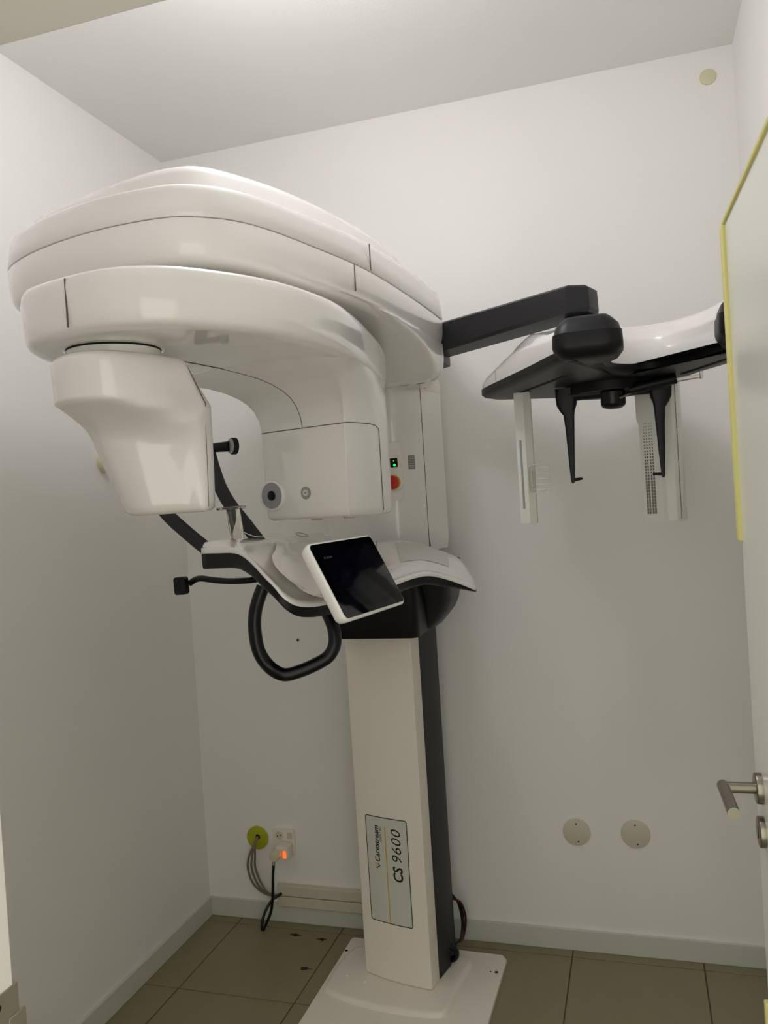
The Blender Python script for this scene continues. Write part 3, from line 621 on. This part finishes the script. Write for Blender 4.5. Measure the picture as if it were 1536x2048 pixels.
# ceph head: black base plate, white shell
ce = [(1.330, -.50), (1.338, -.43), (1.37, -.375), (1.50, -.29), (1.62, -.215), (1.74, -.20), (1.83, -.25), (1.885, -.42), (1.94, -.58), (2.00, -.70), (2.065, -.86), (2.085, -.96), (2.03, -1.0), (1.965, -.89), (1.90, -.775), (1.82, -.705), (1.74, -.73), (1.70, -.82), (1.69, -.97), (1.64, -1.06), (1.595, -1.02), (1.52, -.87), (1.42, -.68)]
ce = [ce[0]]+ce[:0:-1]                                          # counter-clockwise
CO = smooth_loop(ce, 4)
loft('ceph_base', [ring(CO, .030, 1.9285), ring(CO, .010, 1.930), ring(CO, 0, 1.938), ring(CO, 0, 1.953)], M['black'], mc, smooth=50)
def cring(d, z):
    out = []; I = inset(CO, 1.0)
    for p, q in zip(CO, I):
        p = p+(q-p)*d*max(.25, min(1, (p.y+1.02)/.3, (2.10-p.x)/.16))
        h = max(0, min(1, (p.x-1.33)/.26)); h = (.34+.66*h*(2-h))*(1-.5*max(0, min(1, (-.74-p.y)/.22))*(p.x < 1.8)); out.append((p.x, p.y, 1.9535+(z-1.9535)*h))
    return out
loft('ceph_shell', [cring(.002, 1.9535), cring(.002, 1.985), cring(.006, 2.012), cring(.011, 2.024), cring(.020, 2.032), cring(.034, 2.047), cring(.048, 2.058), cring(.058, 2.062)], M['white'], mc, smooth=40, cap='tess')
polyseam([(1.395, -.640, 1.955), (1.396, -.636, 1.985)], .0006)
cyl('arm_pivot', (1.635, -.645, 2.04), (0, 0, 1), .04, .07, M['black'], mc, n=32)
def capb(x, y, w, d, h0, h1):
    rr_ = []; H_ = h1-h0
    for q, g in ((0, -.055), (.06, -.030), (.22, -.004), (.30, 0), (.58, -.003), (.60, -.008), (.74, -.016), (.90, -.045), (.97, -.062), (1, -.085)):
        rr_.append([(x+p[0], y+p[1], h0+H_*q) for p in rrect(w+g, d+g, max(.012, .036+g/3), 6)])
    return loft('end_cap', rr_, M['black'], mc, smooth=40)
capb(1.668, -1.00, .156, .150, 1.929, 2.028); capb(2.020, -.965, .15, .16, 1.932, 2.050)
# under side: guide slots
for a, b in (((1.43, -.50), (1.60, -.80)), ((1.89, -.60), (2.01, -.86))):
    a, b = Vector(a), Vector(b); d = (b-a).normalized(); obox('guide_slot', ((a.x+b.x)/2, (a.y+b.y)/2, 1.9278), ((d.x, d.y, 0), (-d.y, d.x, 0), (0, 0, 1)), ((b-a).length, .012, .002), M['hole'], mc)
# secondary collimator bar
cb = loft('collimator_bar', [ring(V2([(1.428, -.535), (1.456, -.545), (1.474, -.530), (1.474, -.500), (1.432, -.500)]), d, z) for z, d in ((1.545, .002), (1.548, 0), (1.929, 0))], M['bar'], mc, smooth=30)
obox('bar_slot', (1.4405, -.5402, 1.69), ((.942, -.336, 0), (.336, .942, 0), (0, 0, 1)), (.007, .0016, .20), M['lgrey'], cb, bevel=.003)
# clear comb holder
gx = Vector((1.0, .05, 0)).normalized(); gc_ = Vector((1.490, -.552, 1.673))
cbp = plate('clear_holder', gc_, gx, (0, 0, 1), rrect(.066, .086, .014, 5), -.0015, .0015, M['thin'], mc)
tube('holder_rim', [gc_+gx*p[0]+Vector((0, -.002, p[1])) for p in rrect(.064, .084, .014, 5)]+[gc_+gx*.032+Vector((0, -.002, -.028))], .0011, M['labelw'], cbp, n=6)
for k in range(5): obox('holder_rib', gc_+gx*.010+Vector((0, -.003, -.030+k*.0155)), (gx, (0, 1, 0), (0, 0, 1)), (.040, .003, .0016), M['labelw'], cbp)
tube('holder_rib', [gc_+gx*-.031+Vector((0, -.003, -.03)), gc_+gx*-.031+Vector((0, -.003, .03))], .0015, M['labelw'], cbp, n=6)
obox('holder_clip', gc_-gx*.022+Vector((0, .004, 0)), (gx, (0, 1, 0), (0, 0, 1)), (.010, .012, .050), M['glass'], cbp, bevel=.002)
# ceph sensor panel
sp_ = V2([(1.772, -.470), (1.826, -.492), (1.838, -.484), (1.862, -.484), (1.884, -.462), (1.892, -.430), (1.892, -.405), (1.775, -.405)])
sp2 = V2([(1.766, -.470), (1.826, -.492), (1.838, -.484), (1.862, -.484), (1.884, -.462), (1.892, -.430), (1.892, -.405), (1.768, -.405)])
sn = loft('ceph_sensor', [ring(sp_, .004, 1.528), ring(sp_, 0, 1.535), ring(sp_, 0, 1.808), ring(sp2, 0, 1.826), ring(sp2, 0, 1.929)], M['bar'], mc, smooth=30)
v = []; f = []
du = Vector((.054, -.022)).normalized()
for r_ in range(30):
    z = 1.812-r_*.0088; g = min(1, .25+r_/26)
    for c_ in range(4):
        s = .014+c_*.0068+(.002 if c_ > 1 else 0); w_ = .0048*g/2+.0004; h_ = .0070*g/2+.0004
        for sx, sz in ((-1, -1), (1, -1), (1, 1), (-1, 1)):
            q = Vector((1.772, -.470))+du*(s+sx*w_)+Vector((-.377, -.926))*.0006; v.append((q.x, q.y, z+sz*h_))
        b0 = len(v)-4; f.append((b0, b0+1, b0+2, b0+3))
emit('dot_print', v, f, M['grey'], sn, smooth=0, kind='stuff')
polyseam([(1.8745, -.4735, 1.535), (1.8745, -.4735, 1.92)], .0007)
# craniostat: disc, cross beam, two ear rods, knob, nasal positioner
cyl('rotor_disc', (1.70, -.50, 1.903), (0, 0, 1), .125, .027, M['black'], mc, n=56)
tube('ear_beam', [(1.565, -.545, 1.905), (1.60, -.55, 1.905), (1.70, -.55, 1.905), (1.80, -.55, 1.905), (1.858, -.55, 1.905)], .017, M['black'], mc, n=16, flat=1.0)
def rod(cx, s):
    pr = [(1.925, -.036, .030), (1.905, -.036, .026), (1.878, -.034, .022), (1.862, -.026, .016), (1.848, -.016, .014), (1.80, -.0125, .0115), (1.74, -.010, .0085), (1.69, -.0075, .006), (1.662, -.006, .004), (1.655, -.004, .0025)]
    er = loft('ear_rod', [[(cx+s*p[0], -.55+p[1], z) for p in [((a+b)/2+q[0], q[1]) for q in rrect(b-a, (b-a)*.42+.004, (b-a)*.18, 3)]] for z, a, b in reversed(pr)], M['black'], mc, smooth=60)
    tube('ear_peg', [(cx+s*.002, -.55, 1.664), (cx+s*.022, -.55, 1.666), (cx+s*.027, -.55, 1.666)], [.0048, .0038, .0020], M['black'], er, n=12)
rod(1.585, 1); rod(1.828, -1)
kn = loft('adjust_knob', [[(1.708+r_*math.cos(a)*(1 if k % 2 else .96), -.59+r_*math.sin(a)*(1 if k % 2 else .96), z) for k, a in enumerate(2*math.pi*i/40 for i in range(40))] for z, r_ in ((1.852, .014), (1.855, .024), (1.860, .031), (1.866, .034), (1.898, .034), (1.903, .028))], M['gblack'], mc, smooth=40)
tube('knob_shaft', [(1.724, -.62, 1.878), (1.745, -.60, 1.888), (1.765, -.59, 1.896)], .0045, M['steel'], mc, n=12)
tube('nasal_rod', [(1.752, -.60, 1.898), (1.77, -.60, 1.902), (1.82, -.60, 1.910), (1.874, -.60, 1.918)], [.010, .0145, .0145, .0145], M['black'], mc, n=16)
obox('nasal_plate', (1.905, -.60, 1.915), ((1, .02, .10), (0, 1, 0), (0, 0, 1)), (.064, .02, .010), M['glass'], mc, bevel=.002)
obox('nasal_plate', (1.937, -.60, 1.921), ((1, .02, .10), (0, 1, 0), (0, 0, 1)), (.009, .028, .020), M['glass'], mc, bevel=.002)

for o in bpy.data.objects:
    if '_o' in o.keys(): del o['_o']
